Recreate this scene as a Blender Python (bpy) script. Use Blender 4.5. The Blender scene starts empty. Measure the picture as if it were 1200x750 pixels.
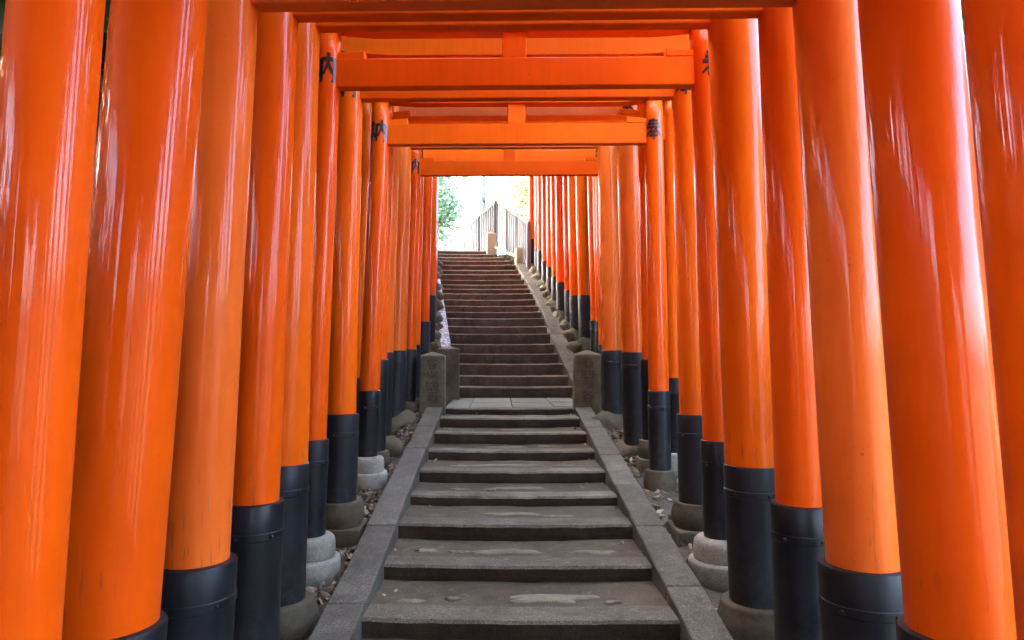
import bpy, bmesh, math, random
import numpy as np
from mathutils import Vector, Matrix, noise

R = math.radians
random.seed(7)
rng = np.random.default_rng(11)
scene = bpy.context.scene
col = scene.collection

# ------------------------------------------------------------------ camera, sky, sun, exposure
E = 2.0                                   # eye height above the foot of the stairs
cam_d = bpy.data.cameras.new('camera')
cam_d.sensor_width = 36.0
cam_d.lens = 36.0 * 850.0 / 1200.0
cam_d.clip_start = 0.05
cam_d.clip_end = 2000
cam = bpy.data.objects.new('camera', cam_d)
cam.location = (0, 0, E)
cam.rotation_euler = (R(90 + 2.694), 0, R(-0.875))
col.objects.link(cam)
scene.camera = cam

SUN_EL, SUN_AZ = 36.0, -62.0              # azimuth from +Y towards +X
world = bpy.data.worlds.new('World')
scene.world = world
world.use_nodes = True
wn = world.node_tree
bg = wn.nodes['Background']
sky = wn.nodes.new('ShaderNodeTexSky')
sky.sky_type = 'NISHITA'
sky.sun_disc = False
sky.sun_elevation = R(SUN_EL)
sky.sun_rotation = R(SUN_AZ)
sky.air_density = 0.5
sky.dust_density = 4.0
sky.ozone_density = 0.0
wn.links.new(sky.outputs[0], bg.inputs[0])
bg.inputs[1].default_value = 0.15
sd = bpy.data.lights.new('sun', 'SUN')
sd.energy = 2.2
sd.angle = R(0.5)
sd.color = (1.0, 0.95, 0.86)
so = bpy.data.objects.new('sun', sd)
d = Vector((math.sin(R(SUN_AZ)) * math.cos(R(SUN_EL)), math.cos(R(SUN_AZ)) * math.cos(R(SUN_EL)), math.sin(R(SUN_EL))))
so.rotation_euler = (-d).to_track_quat('-Z', 'Y').to_euler()
so.location = d * 60
col.objects.link(so)
vs = scene.view_settings
vs.view_transform = 'Standard'
vs.look = 'None'
vs.gamma = 1.0
vs.use_curve_mapping = False
vs.exposure = 5.7
scene.cycles.max_bounces = 6
scene.cycles.diffuse_bounces = 4
scene.cycles.glossy_bounces = 3
scene.cycles.adaptive_threshold = 0.03
scene.cycles.transparent_max_bounces = 8


# ------------------------------------------------------------------ helpers
def link(o, parent=None):
    col.objects.link(o)
    if parent is not None:
        o.parent = parent
    return o

def mesh_obj(name, verts, faces, mat, parent=None, smooth=False, loc=None):
    me = bpy.data.meshes.new(name)
    me.from_pydata([tuple(v) for v in verts], [], faces)
    if smooth:
        me.polygons.foreach_set('use_smooth', [True] * len(me.polygons))
    if mat:
        me.materials.append(mat)
    me.update()
    o = bpy.data.objects.new(name, me)
    if loc is not None:
        o.location = loc
    return link(o, parent)

def bm_obj(name, bm, mat, parent=None, smooth=False, loc=None):
    me = bpy.data.meshes.new(name)
    bmesh.ops.recalc_face_normals(bm, faces=bm.faces)
    bm.to_mesh(me)
    bm.free()
    if smooth:
        me.polygons.foreach_set('use_smooth', [True] * len(me.polygons))
    if mat:
        me.materials.append(mat)
    o = bpy.data.objects.new(name, me)
    if loc is not None:
        o.location = loc
    return link(o, parent)

def tag(o, label=None, cat=None, group=None, kind=None):
    if label: o['label'] = label
    if cat: o['category'] = cat
    if group: o['group'] = group
    if kind: o['kind'] = kind
    return o

def empty(name, loc):
    o = bpy.data.objects.new(name, None)
    o.empty_display_size = 0.2
    o.location = loc
    return link(o)

HEXF = [(0, 1, 2, 3), (7, 6, 5, 4), (0, 4, 5, 1), (1, 5, 6, 2), (2, 6, 7, 3), (3, 7, 4, 0)]
def hexa(corners, bevel=0.0, seg=1):
    """corners: 4 bottom then 4 top, same winding"""
    bm = bmesh.new()
    vs_ = [bm.verts.new(c) for c in corners]
    for f in HEXF:
        bm.faces.new([vs_[i] for i in f])
    bmesh.ops.recalc_face_normals(bm, faces=bm.faces)
    if bevel > 0:
        bmesh.ops.bevel(bm, geom=list(bm.edges), offset=bevel, segments=seg, affect='EDGES', profile=0.5)
    return bm

def box_c(x0, x1, y0, y1, z0, z1):
    return [(x0, y0, z0), (x1, y0, z0), (x1, y1, z0), (x0, y1, z0), (x0, y0, z1), (x1, y0, z1), (x1, y1, z1), (x0, y1, z1)]

def lathe(profile, seg=32, shear=(0, 0), z0=0.0, wob=0.0, cap=True, seed=0):
    """profile [(r,z)], rings horizontal, centre drifting with shear (dx/dz, dy/dz)"""
    v, f = [], []
    for (r, z) in profile:
        for i in range(seg):
            a = 2 * math.pi * i / seg
            rr = r
            if wob:
                if wob > 0.05: rr *= 1 + wob * 0.6 * noise.noise(Vector((math.cos(a) * 4.5 + seed, math.sin(a) * 4.5, z * 14 + seed)))
                rr *= 1 + wob * noise.noise(Vector((math.cos(a) * 1.3 + seed, math.sin(a) * 1.3, z * 2.0 + seed * 0.37)))
            v.append((rr * math.cos(a) + shear[0] * (z - z0), rr * math.sin(a) + shear[1] * (z - z0), z))
    n = len(profile)
    for k in range(n - 1):
        for i in range(seg):
            j = (i + 1) % seg
            f.append((k * seg + i, k * seg + j, (k + 1) * seg + j, (k + 1) * seg + i))
    if cap:
        f.append(tuple(range((n - 1) * seg, n * seg)))
        f.append(tuple(reversed(range(seg))))
    return v, f

def tube(pts, rads, seg=8):
    v, f = [], []
    pts = [Vector(p) for p in pts]
    for k, p in enumerate(pts):
        t = (pts[min(k + 1, len(pts) - 1)] - pts[max(k - 1, 0)]).normalized()
        a = t.orthogonal().normalized()
        b = t.cross(a)
        for i in range(seg):
            an = 2 * math.pi * i / seg
            v.append(p + (a * math.cos(an) + b * math.sin(an)) * rads[k])
    for k in range(len(pts) - 1):
        for i in range(seg):
            j = (i + 1) % seg
            f.append((k * seg + i, k * seg + j, (k + 1) * seg + j, (k + 1) * seg + i))
    f.append(tuple(reversed(range(seg))))
    f.append(tuple(range((len(pts) - 1) * seg, len(pts) * seg)))
    return v, f

def rock(sx, sy, sz, seed, amp=0.22, sub=3, flat_bottom=True):
    """natural stone: a ball cut by random planes, then roughened"""
    bm = bmesh.new()
    bmesh.ops.create_icosphere(bm, subdivisions=sub, radius=1.0)
    rr = random.Random(int(seed * 97) + 3)
    cuts = []
    for _ in range(11):
        n = Vector((rr.gauss(0, 1), rr.gauss(0, 1), rr.gauss(0, 0.8))).normalized()
        cuts.append((n, rr.uniform(0.58, 0.88)))
    for v in bm.verts:
        p = v.co.copy()
        q = p * (1 + noise.noise(p * 1.1 + Vector((seed * 3.1, seed * 1.7, seed))) * amp)
        for n, d_ in cuts:
            t = q.dot(n)
            if t > d_:
                q -= n * (t - d_) * 0.9
        q += p * (noise.noise(p * 4.1 + Vector((seed, 5, seed * 2))) * 0.05 + noise.noise(p * 9.0 + Vector((seed, 1, seed))) * 0.025)
        if flat_bottom and q.z < -0.55:
            q.z = -0.55 + (q.z + 0.55) * 0.15
        v.co = Vector((q.x * sx, q.y * sy, q.z * sz))
    return bm


# ------------------------------------------------------------------ materials
def new_mat(name):
    m = bpy.data.materials.new(name)
    m.use_nodes = True
    nt = m.node_tree
    b = nt.nodes['Principled BSDF']
    return m, nt, b

def N(nt, kind, **kw):
    n = nt.nodes.new(kind)
    for k, v in kw.items():
        setattr(n, k, v)
    return n

def coords(nt, scale=(1, 1, 1), kind='Object'):
    tc = N(nt, 'ShaderNodeTexCoord')
    mp = N(nt, 'ShaderNodeMapping')
    mp.inputs['Scale'].default_value = scale
    nt.links.new(tc.outputs[kind], mp.inputs['Vector'])
    # shift by a random amount per object so that no two pieces share a pattern
    oi = N(nt, 'ShaderNodeObjectInfo')
    mul = N(nt, 'ShaderNodeMath', operation='MULTIPLY')
    mul.inputs[1].default_value = 37.0
    nt.links.new(oi.outputs['Random'], mul.inputs[0])
    cm = N(nt, 'ShaderNodeCombineXYZ')
    for i in range(3):
        nt.links.new(mul.outputs[0], cm.inputs[i])
    nt.links.new(cm.outputs[0], mp.inputs['Location'])
    return mp.outputs[0], oi

def noise_tex(nt, vec, scale, detail=4, rough=0.6):
    n = N(nt, 'ShaderNodeTexNoise')
    n.inputs['Scale'].default_value = scale
    n.inputs['Detail'].default_value = detail
    n.inputs['Roughness'].default_value = rough
    nt.links.new(vec, n.inputs['Vector'])
    return n.outputs[0]

def ramp(nt, fac, stops):
    r = N(nt, 'ShaderNodeValToRGB')
    el = r.color_ramp.elements
    while len(el) < len(stops):
        el.new(0.5)
    for e, (p, c) in zip(el, stops):
        e.position = p
        e.color = (c[0], c[1], c[2], 1) if not isinstance(c, (int, float)) else (c, c, c, 1)
    nt.links.new(fac, r.inputs[0])
    return r.outputs[0]

def mixc(nt, fac, a, b, mode='MIX'):
    m = N(nt, 'ShaderNodeMix', data_type='RGBA', blend_type=mode)
    for s, v in ((0, fac), (6, a), (7, b)):
        if isinstance(v, (int, float)):
            m.inputs[s].default_value = v
        elif isinstance(v, tuple):
            m.inputs[s].default_value = (v[0], v[1], v[2], 1)
        else:
            nt.links.new(v, m.inputs[s])
    return m.outputs[2]

def bump(nt, b, h, strength=0.3, dist=0.01):
    bp = N(nt, 'ShaderNodeBump')
    bp.inputs['Strength'].default_value = strength
    bp.inputs['Distance'].default_value = dist
    nt.links.new(h, bp.inputs['Height'])
    nt.links.new(bp.outputs[0], b.inputs['Normal'])

def mat_lacquer(name, c1, c2, rough, coat, grime=0.0, grain=0.055):
    m, nt, b = new_mat(name)
    vec, oi = coords(nt)
    big = noise_tex(nt, vec, 1.6, 3)
    base = ramp(nt, big, [(0.3, c1), (0.7, c2)])
    hs = N(nt, 'ShaderNodeHueSaturation')
    r2 = N(nt, 'ShaderNodeMapRange')
    r2.inputs['To Min'].default_value = 0.92
    r2.inputs['To Max'].default_value = 1.08
    nt.links.new(oi.outputs['Random'], r2.inputs[0])
    nt.links.new(r2.outputs[0], hs.inputs['Value'])
    nt.links.new(base, hs.inputs['Color'])
    colr = hs.outputs[0]
    # long vertical brush marks and drying ripples
    v2, _ = coords(nt, (26, 26, 0.9))
    st = noise_tex(nt, v2, 1.0, 4, 0.55)
    fine = noise_tex(nt, vec, 90, 3)
    colr = mixc(nt, ramp(nt, st, [(0.35, 0.0), (0.75, 0.22)]), colr, tuple(x * 0.72 for x in c2))
    if grime:
        sp = noise_tex(nt, vec, 34, 6, 0.75)
        patch = noise_tex(nt, vec, 2.3, 2)
        f1 = ramp(nt, sp, [(0.60, 0.0), (0.68, 1.0)])
        f2 = ramp(nt, patch, [(0.45, 0.0), (0.65, grime)])
        mm = N(nt, 'ShaderNodeMath', operation='MULTIPLY')
        nt.links.new(f1, mm.inputs[0]); nt.links.new(f2, mm.inputs[1])
        colr = mixc(nt, mm.outputs[0], colr, (0.10, 0.045, 0.03))
        # drying cracks and grey weather stains low on the shaft
        v4, _ = coords(nt, (42, 42, 3.0))
        ck = ramp(nt, noise_tex(nt, v4, 1.0, 5, 0.7), [(0.60, 0.0), (0.68, 0.8)])
        tcz = N(nt, 'ShaderNodeTexCoord'); sz_ = N(nt, 'ShaderNodeSeparateXYZ')
        nt.links.new(tcz.outputs['Object'], sz_.inputs[0])
        mr = N(nt, 'ShaderNodeMapRange')
        mr.inputs['From Min'].default_value = 1.02; mr.inputs['From Max'].default_value = 1.5
        mr.inputs['To Min'].default_value = 1.0; mr.inputs['To Max'].default_value = 0.0
        nt.links.new(sz_.outputs[2], mr.inputs[0])
        m4 = N(nt, 'ShaderNodeMath', operation='MULTIPLY')
        nt.links.new(ck, m4.inputs[0]); nt.links.new(mr.outputs[0], m4.inputs[1])
        colr = mixc(nt, m4.outputs[0], colr, (0.075, 0.055, 0.045))
    nt.links.new(colr, b.inputs['Base Color'])
    rr = ramp(nt, noise_tex(nt, vec, 5, 4), [(0.3, rough * 0.75), (0.75, rough * 1.35)])
    nt.links.new(rr, b.inputs['Roughness'])
    b.inputs['Coat Weight'].default_value = coat
    b.inputs['Coat Roughness'].default_value = 0.06
    v3, _ = coords(nt, (3.4, 3.4, 0.8))
    warp = noise_tex(nt, v3, 1.0, 1.0, 0.4)
    hm = N(nt, 'ShaderNodeMath', operation='MULTIPLY_ADD')
    hm.inputs[1].default_value = 0.004
    nt.links.new(st, hm.inputs[0]); nt.links.new(warp, hm.inputs[2])
    bump(nt, b, hm.outputs[0], grain, 0.02)
    b.inputs['Specular IOR Level'].default_value = 0.06
    return m

M = {}
M['verm'] = mat_lacquer('vermilion_gloss', (0.80, 0.100, 0.0015), (0.72, 0.080, 0.001), 0.40, 0.30, 0.18)
M['verm2'] = mat_lacquer('vermilion_amber', (0.81, 0.124, 0.002), (0.73, 0.099, 0.0015), 0.42, 0.26, 0.22)
M['faded'] = mat_lacquer('vermilion_weathered', (0.76, 0.145, 0.016), (0.68, 0.11, 0.010), 0.40, 0.25, 0.55)
M['beam'] = mat_lacquer('vermilion_beam', (0.80, 0.112, 0.002), (0.72, 0.092, 0.0015), 0.5, 0.06, 0.4, 0.04)
M['beamfaded'] = mat_lacquer('vermilion_beam_weathered', (0.68, 0.15, 0.035), (0.60, 0.115, 0.024), 0.6, 0.0, 0.5, 0.1)

def mat_sleeve(name, c, rough):
    m, nt, b = new_mat(name)
    vec, oi = coords(nt)
    n1 = noise_tex(nt, vec, 4, 5)
    n2 = noise_tex(nt, vec, 40, 4, 0.7)
    base = ramp(nt, n1, [(0.3, c), (0.75, tuple(x * 1.9 + 0.006 for x in c))])
    base = mixc(nt, ramp(nt, n2, [(0.62, 0.0), (0.75, 0.45)]), base, (0.030, 0.028, 0.025))
    v2, _ = coords(nt, (30, 30, 1.2))
    st = noise_tex(nt, v2, 1, 3)
    base = mixc(nt, ramp(nt, st, [(0.5, 0.0), (0.8, 0.35)]), base, (0.022, 0.022, 0.022))
    # dried mud thrown up from the soil, and rubbed spots
    tcz = N(nt, 'ShaderNodeTexCoord'); sz_ = N(nt, 'ShaderNodeSeparateXYZ')
    nt.links.new(tcz.outputs['Object'], sz_.inputs[0])
    mr = N(nt, 'ShaderNodeMapRange')
    mr.inputs['From Min'].default_value = 0.12; mr.inputs['From Max'].default_value = 0.75
    mr.inputs['To Min'].default_value = 0.85; mr.inputs['To Max'].default_value = 0.0
    nt.links.new(sz_.outputs[2], mr.inputs[0])
    n5 = ramp(nt, noise_tex(nt, vec, 17, 6, 0.75), [(0.42, 0.0), (0.66, 1.0)])
    m5 = N(nt, 'ShaderNodeMath', operation='MULTIPLY')
    nt.links.new(n5, m5.inputs[0]); nt.links.new(mr.outputs[0], m5.inputs[1])
    base = mixc(nt, m5.outputs[0], base, (0.045, 0.037, 0.027))
    v6, _ = coords(nt, (9, 9, 60))
    sc6 = ramp(nt, noise_tex(nt, v6, 1.0, 4, 0.7), [(0.66, 0.0), (0.72, 0.6)])
    base = mixc(nt, sc6, base, (0.035, 0.034, 0.033))
    nt.links.new(base, b.inputs['Base Color'])
    nt.links.new(ramp(nt, n1, [(0.3, rough), (0.8, rough + 0.2)]), b.inputs['Roughness'])
    b.inputs['Specular IOR Level'].default_value = 0.26
    bump(nt, b, n2, 0.12, 0.006)
    return m
M['sleeve'] = mat_sleeve('black_sleeve', (0.0045, 0.0052, 0.0066), 0.30)
M['sleeve_dusty'] = mat_sleeve('charcoal_sleeve', (0.0058, 0.0062, 0.0070), 0.42)
M['ink'], _nt, _b = new_mat('black_lettering')
_b.inputs['Base Color'].default_value = (0.008, 0.008, 0.009, 1)
_b.inputs['Roughness'].default_value = 0.3

def mat_stone(name, cols, sc=1.0, speck=0.5, rough=0.85, bs=0.5, moss=None, kind='Object', stain=(0.05, 0.04, 0.03), stain_amt=0.5, patch=0.0):
    m, nt, b = new_mat(name)
    warm = lambda c: (c[0] * 0.75, c[1] * 0.66, c[2] * 0.46)
    cols = [warm(c) for c in cols]; stain = warm(stain)
    vec, oi = coords(nt, (sc, sc, sc), kind)
    n1 = noise_tex(nt, vec, 2.2, 6)
    base = ramp(nt, n1, [(0.28, cols[0]), (0.5, cols[1]), (0.75, cols[2])])
    g = noise_tex(nt, vec, 95, 2, 0.6)
    base = mixc(nt, speck, base, ramp(nt, g, [(0.30, (0.18, 0.18, 0.18)), (0.5, (0.5, 0.5, 0.5)), (0.70, (0.86, 0.86, 0.86))]), 'OVERLAY')
    n3 = noise_tex(nt, vec, 6.5, 7, 0.7)
    base = mixc(nt, ramp(nt, n3, [(0.5, 0.0), (0.72, stain_amt)]), base, stain)
    if patch:
        n7 = noise_tex(nt, vec, 1.3, 5, 0.7)
        base = mixc(nt, ramp(nt, n7, [(0.42, 0.0), (0.62, patch)]), base, (0.050, 0.036, 0.023))
        n8 = noise_tex(nt, vec, 11, 5, 0.75)
        base = mixc(nt, ramp(nt, n8, [(0.58, 0.0), (0.66, patch)]), base, tuple(c * 1.35 for c in cols[2]))
    if moss:
        n4 = noise_tex(nt, vec, 3.7, 5, 0.65)
        base = mixc(nt, ramp(nt, n4, [(0.48, 0.0), (0.68, moss)]), base, (0.075, 0.075, 0.02))
    hs = N(nt, 'ShaderNodeHueSaturation')
    r2 = N(nt, 'ShaderNodeMapRange')
    r2.inputs['To Min'].default_value = 0.82
    r2.inputs['To Max'].default_value = 1.15
    nt.links.new(oi.outputs['Random'], r2.inputs[0])
    nt.links.new(r2.outputs[0], hs.inputs['Value'])
    nt.links.new(base, hs.inputs['Color'])
    nt.links.new(hs.outputs[0], b.inputs['Base Color'])
    b.inputs['Roughness'].default_value = rough
    b.inputs['Specular IOR Level'].default_value = 0.3
    ad = N(nt, 'ShaderNodeMath', operation='MULTIPLY_ADD')
    ad.inputs[1].default_value = 0.35
    nt.links.new(g, ad.inputs[0]); nt.links.new(n3, ad.inputs[2])
    bump(nt, b, ad.outputs[0], bs, 0.012)
    return m
M['nosing'] = mat_stone('step_stone', [(0.125, 0.128, 0.112), (0.17, 0.173, 0.15), (0.23, 0.232, 0.205)], 1, 0.9, 0.9, 0.6, stain=(0.055, 0.047, 0.04), stain_amt=0.7, patch=0.55)
M['riser'] = mat_stone('stain_and_shade_riser', [(0.030, 0.022, 0.016), (0.048, 0.037, 0.028), (0.075, 0.062, 0.050)], 1.5, 0.7, 0.95, 0.8, stain=(0.022, 0.015, 0.010), stain_amt=0.7)  # dark tone puts the risers' shade into the colour, besides dirt stains
M['riser_up'] = mat_stone('stain_and_shade_upper_riser', [(0.060, 0.051, 0.044), (0.095, 0.084, 0.074), (0.145, 0.130, 0.118)], 1.5, 0.7, 0.95, 0.8, stain=(0.045, 0.036, 0.030), stain_amt=0.6)  # upper risers likewise carry painted shade as well as stains
M['upper'] = mat_stone('upper_step_stone', [(0.17, 0.165, 0.145), (0.23, 0.225, 0.20), (0.30, 0.295, 0.265)], 1, 0.7, 0.92, 0.7, stain=(0.06, 0.042, 0.032), stain_amt=0.75)
M['earth'] = mat_stone('packed_earth', [(0.070, 0.063, 0.046), (0.105, 0.096, 0.072), (0.145, 0.134, 0.104)], 1, 0.45, 0.95, 0.5, stain=(0.042, 0.036, 0.026), stain_amt=0.7, patch=0.6)
M['embed'] = mat_stone('embedded_rock', [(0.13, 0.13, 0.108), (0.19, 0.19, 0.16), (0.26, 0.26, 0.22)], 2, 0.5, 0.8, 0.7, stain=(0.10, 0.088, 0.077), stain_amt=0.6)
M['curb'] = mat_stone('curb_granite', [(0.10, 0.105, 0.095), (0.145, 0.15, 0.135), (0.20, 0.205, 0.185)], 1, 0.9, 0.85, 0.5, stain=(0.055, 0.057, 0.047), stain_amt=0.75, patch=0.5)
M['slab'] = mat_stone('landing_slab', [(0.13, 0.14, 0.125), (0.17, 0.182, 0.165), (0.21, 0.225, 0.205)], 1, 0.5, 0.8, 0.3, stain=(0.09, 0.09, 0.075), stain_amt=0.5)
M['post'] = mat_stone('post_stone', [(0.085, 0.081, 0.068), (0.13, 0.125, 0.108), (0.185, 0.18, 0.155)], 2, 0.7, 0.9, 0.8, moss=0.25, stain=(0.06, 0.05, 0.04), stain_amt=0.7)
M['postmoss'] = mat_stone('post_stone_mossy', [(0.095, 0.088, 0.062), (0.145, 0.135, 0.10), (0.20, 0.188, 0.145)], 2, 0.7, 0.9, 0.8, moss=0.5, stain=(0.06, 0.05, 0.035), stain_amt=0.6)
M['postpale'] = mat_stone('post_stone_pale', [(0.30, 0.36, 0.34), (0.38, 0.45, 0.42), (0.46, 0.54, 0.50)], 2, 0.4, 0.9, 0.4)
M['grey'] = mat_stone('pale_granite', [(0.25, 0.27, 0.28), (0.32, 0.34, 0.35), (0.40, 0.42, 0.43)], 1.5, 0.6, 0.8, 0.35, stain=(0.10, 0.095, 0.08), stain_amt=0.6)
M['brown'] = mat_stone('brown_stone', [(0.09, 0.08, 0.06), (0.13, 0.118, 0.092), (0.18, 0.162, 0.13)], 2, 0.55, 0.9, 0.6, stain=(0.055, 0.047, 0.034), stain_amt=0.7)
M['mossrock'] = mat_stone('lichen_rock', [(0.085, 0.09, 0.062), (0.13, 0.135, 0.10), (0.20, 0.205, 0.16)], 3, 0.5, 0.9, 0.8, moss=0.45, stain=(0.05, 0.048, 0.034), stain_amt=0.6)
M['engrave'], _nt, _b = new_mat('engraved_stroke_shade')
_b.inputs['Base Color'].default_value = (0.040, 0.035, 0.023, 1)  # dark colour stands in for the shade inside carved strokes
_b.inputs['Roughness'].default_value = 0.95

def mat_pebble():
    m, nt, b = new_mat('washed_pebble_concrete')
    vec, oi = coords(nt)
    v = N(nt, 'ShaderNodeTexVoronoi')
    v.inputs['Scale'].default_value = 17
    nt.links.new(vec, v.inputs['Vector'])
    c = ramp(nt, v.outputs['Distance'], [(0.30, (0.36, 0.36, 0.29)), (0.62, (0.10, 0.098, 0.078))])
    c = mixc(nt, ramp(nt, noise_tex(nt, vec, 3, 4), [(0.45, 0.0), (0.7, 0.7)]), c, (0.09, 0.085, 0.07))
    nt.links.new(c, b.inputs['Base Color'])
    b.inputs['Roughness'].default_value = 0.45
    inv = N(nt, 'ShaderNodeMath', operation='SUBTRACT'); inv.inputs[0].default_value = 1.0
    nt.links.new(v.outputs['Distance'], inv.inputs[1])
    bump(nt, b, inv.outputs[0], 0.8, 0.02)
    return m
M['pebble'] = mat_pebble()

def mat_ground():
    m, nt, b = new_mat('woodland_soil')
    vec, oi = coords(nt)
    n1 = noise_tex(nt, vec, 0.8, 6)
    n2 = noise_tex(nt, vec, 14, 6, 0.7)
    c = ramp(nt, n1, [(0.3, (0.055, 0.042, 0.026)), (0.7, (0.095, 0.075, 0.048))])
    c = mixc(nt, ramp(nt, n2, [(0.45, 0.0), (0.7, 0.8)]), c, (0.10, 0.088, 0.066))
    c = mixc(nt, ramp(nt, noise_tex(nt, vec, 37, 3), [(0.6, 0.0), (0.7, 0.8)]), c, (0.022, 0.017, 0.012))
    nt.links.new(c, b.inputs['Base Color'])
    b.inputs['Roughness'].default_value = 1.0
    b.inputs['Specular IOR Level'].default_value = 0.15
    bump(nt, b, n2, 0.8, 0.03)
    return m
M['ground'] = mat_ground()

def mat_leaf(name, cols, trans=0.35, rough=0.5):
    m, nt, b = new_mat(name)
    g = N(nt, 'ShaderNodeNewGeometry')
    c = ramp(nt, g.outputs['Random Per Island'], [(0.0, cols[0]), (0.5, cols[1]), (1.0, cols[2])])
    nt.links.new(c, b.inputs['Base Color'])
    b.inputs['Roughness'].default_value = rough
    b.inputs['Specular IOR Level'].default_value = 0.35
    if trans:
        t = N(nt, 'ShaderNodeBsdfTranslucent')
        nt.links.new(c, t.inputs['Color'])
        mx = N(nt, 'ShaderNodeMixShader')
        mx.inputs[0].default_value = trans
        nt.links.new(b.outputs[0], mx.inputs[1])
        nt.links.new(t.outputs[0], mx.inputs[2])
        nt.links.new(mx.outputs[0], nt.nodes['Material Output'].inputs['Surface'])
    return m
M['leaf_dark'] = mat_leaf('evergreen_leaf', [(0.025, 0.05, 0.02), (0.04, 0.08, 0.028), (0.07, 0.115, 0.035)], 0.12)
M['leaf_mid'] = mat_leaf('broad_leaf', [(0.04, 0.085, 0.03), (0.06, 0.12, 0.04), (0.10, 0.16, 0.05)], 0.2)
M['leaf_lime'] = mat_leaf('young_leaf', [(0.08, 0.12, 0.02), (0.12, 0.16, 0.03), (0.16, 0.19, 0.04)])
M['leaf_blue'] = mat_leaf('blue_green_leaf', [(0.12, 0.21, 0.11), (0.15, 0.25, 0.13), (0.18, 0.28, 0.15)])
M['litter'] = mat_leaf('dry_leaf', [(0.07, 0.048, 0.024), (0.17, 0.125, 0.068), (0.36, 0.285, 0.165)], 0.0, 0.7)
def mat_plain(name, c1, c2, rough=0.8, sc=6, bs=0.3, stretch=(1, 1, 1)):
    m, nt, b = new_mat(name)
    vec, oi = coords(nt, stretch)
    n1 = noise_tex(nt, vec, sc, 5)
    nt.links.new(ramp(nt, n1, [(0.3, c1), (0.7, c2)]), b.inputs['Base Color'])
    b.inputs['Roughness'].default_value = rough
    bump(nt, b, n1, bs, 0.02)
    return m
M['bark'] = mat_plain('bark', (0.06, 0.045, 0.035), (0.14, 0.11, 0.085), 0.95, 9, 0.8, (1, 1, 0.25))
M['fencewood'] = mat_plain('weathered_fence_wood', (0.20, 0.24, 0.25), (0.30, 0.35, 0.36), 0.85, 8, 0.4, (4, 4, 0.4))
M['fencedark'] = mat_plain('dark_fence_wood', (0.10, 0.105, 0.11), (0.16, 0.165, 0.165), 0.85, 8, 0.4, (4, 4, 0.4))
M['bamboo'] = mat_plain('pale_fence_wood', (0.07, 0.074, 0.074), (0.11, 0.114, 0.114), 0.8, 8, 0.4, (4, 4, 0.4))
M['pole'] = mat_plain('pole_concrete', (0.16, 0.165, 0.17), (0.20, 0.205, 0.21), 0.8, 5, 0.2)
M['kasagi_black'] = mat_plain('black_cap', (0.015, 0.015, 0.016), (0.03, 0.03, 0.03), 0.5, 5, 0.1)


# ------------------------------------------------------------------ terrain profile (heights relative to the eye, E added when built)
BZ = [(-60, -2.05), (2.6, -1.95), (3.6, -1.80), (4.6, -1.655), (11.04, -0.814), (13.4, -0.80), (13.7, -0.66), (15.02, 0.20),
      (17.0, 1.28), (19.31, 2.38), (20.63, 2.96), (24, 3.22), (35, 3.3), (80, 4.5), (500, 10)]
CX = [(-60, 0.12), (13.0, 0.12), (15.0, 0.03), (19.3, -0.65), (21.0, -1.2), (30, -3.6), (60, -9), (500, -9)]
def lerp_tab(t, x):
    if x <= t[0][0]: return t[0][1]
    for (a, va), (b_, vb) in zip(t, t[1:]):
        if x <= b_:
            return va + (vb - va) * (x - a) / (b_ - a)
    return t[-1][1]
def bz(y): return lerp_tab(BZ, y)
def cx(y): return lerp_tab(CX, y)
def ground(x, y, raw=False):
    u = x - cx(y)
    z = bz(y) - 0.07
    if y < 21.5 and abs(u) < 1.16 and y > 2.6:
        z -= 0.40
    s = 0.02 * math.sin(3.1 * x + 1.7 * y) + 0.015 * math.sin(7.3 * x - 4.1 * y + 1)
    if abs(u) < 1.3: s *= 0.3
    z += s
    if u < -2.4:                            # wooded hillside on the left
        t = -u - 2.4
        z += 0.30 * t - 0.0018 * t * t if t < 60 else 11.5
        z += 0.18 * math.sin(0.9 * x + 0.5 * y)
    if u > 2.6:                             # ground drops away on the right
        t = u - 2.6
        z -= min(0.34 * t, 9.0)
        z += 0.15 * math.sin(0.7 * x - 0.6 * y)
    return z + E

def axis_vals(lo, hi, fine_lo, fine_hi, step, grow=1.35):
    v = list(np.arange(fine_lo, fine_hi + 1e-6, step))
    s, p = step, fine_lo
    left = []
    while p > lo:
        s *= grow; p -= s; left.append(max(p, lo))
    s, p = step, v[-1]
    right = []
    while p < hi:
        s *= grow; p += s; right.append(min(p, hi))
    return left[::-1] + v + right
xs = axis_vals(-500, 500, -3.2, 3.2, 0.13, 1.22)
ys = axis_vals(-300, 700, 0.0, 24.0, 0.16, 1.22)
gv = [(x, y, ground(x, y)) for y in ys for x in xs]
nx = len(xs)
gf = [(j * nx + i, j * nx + i + 1, (j + 1) * nx + i + 1, (j + 1) * nx + i) for j in range(len(ys) - 1) for i in range(nx - 1)]
tag(mesh_obj('ground', gv, gf, M['ground'], None, True), kind='structure')

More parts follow.
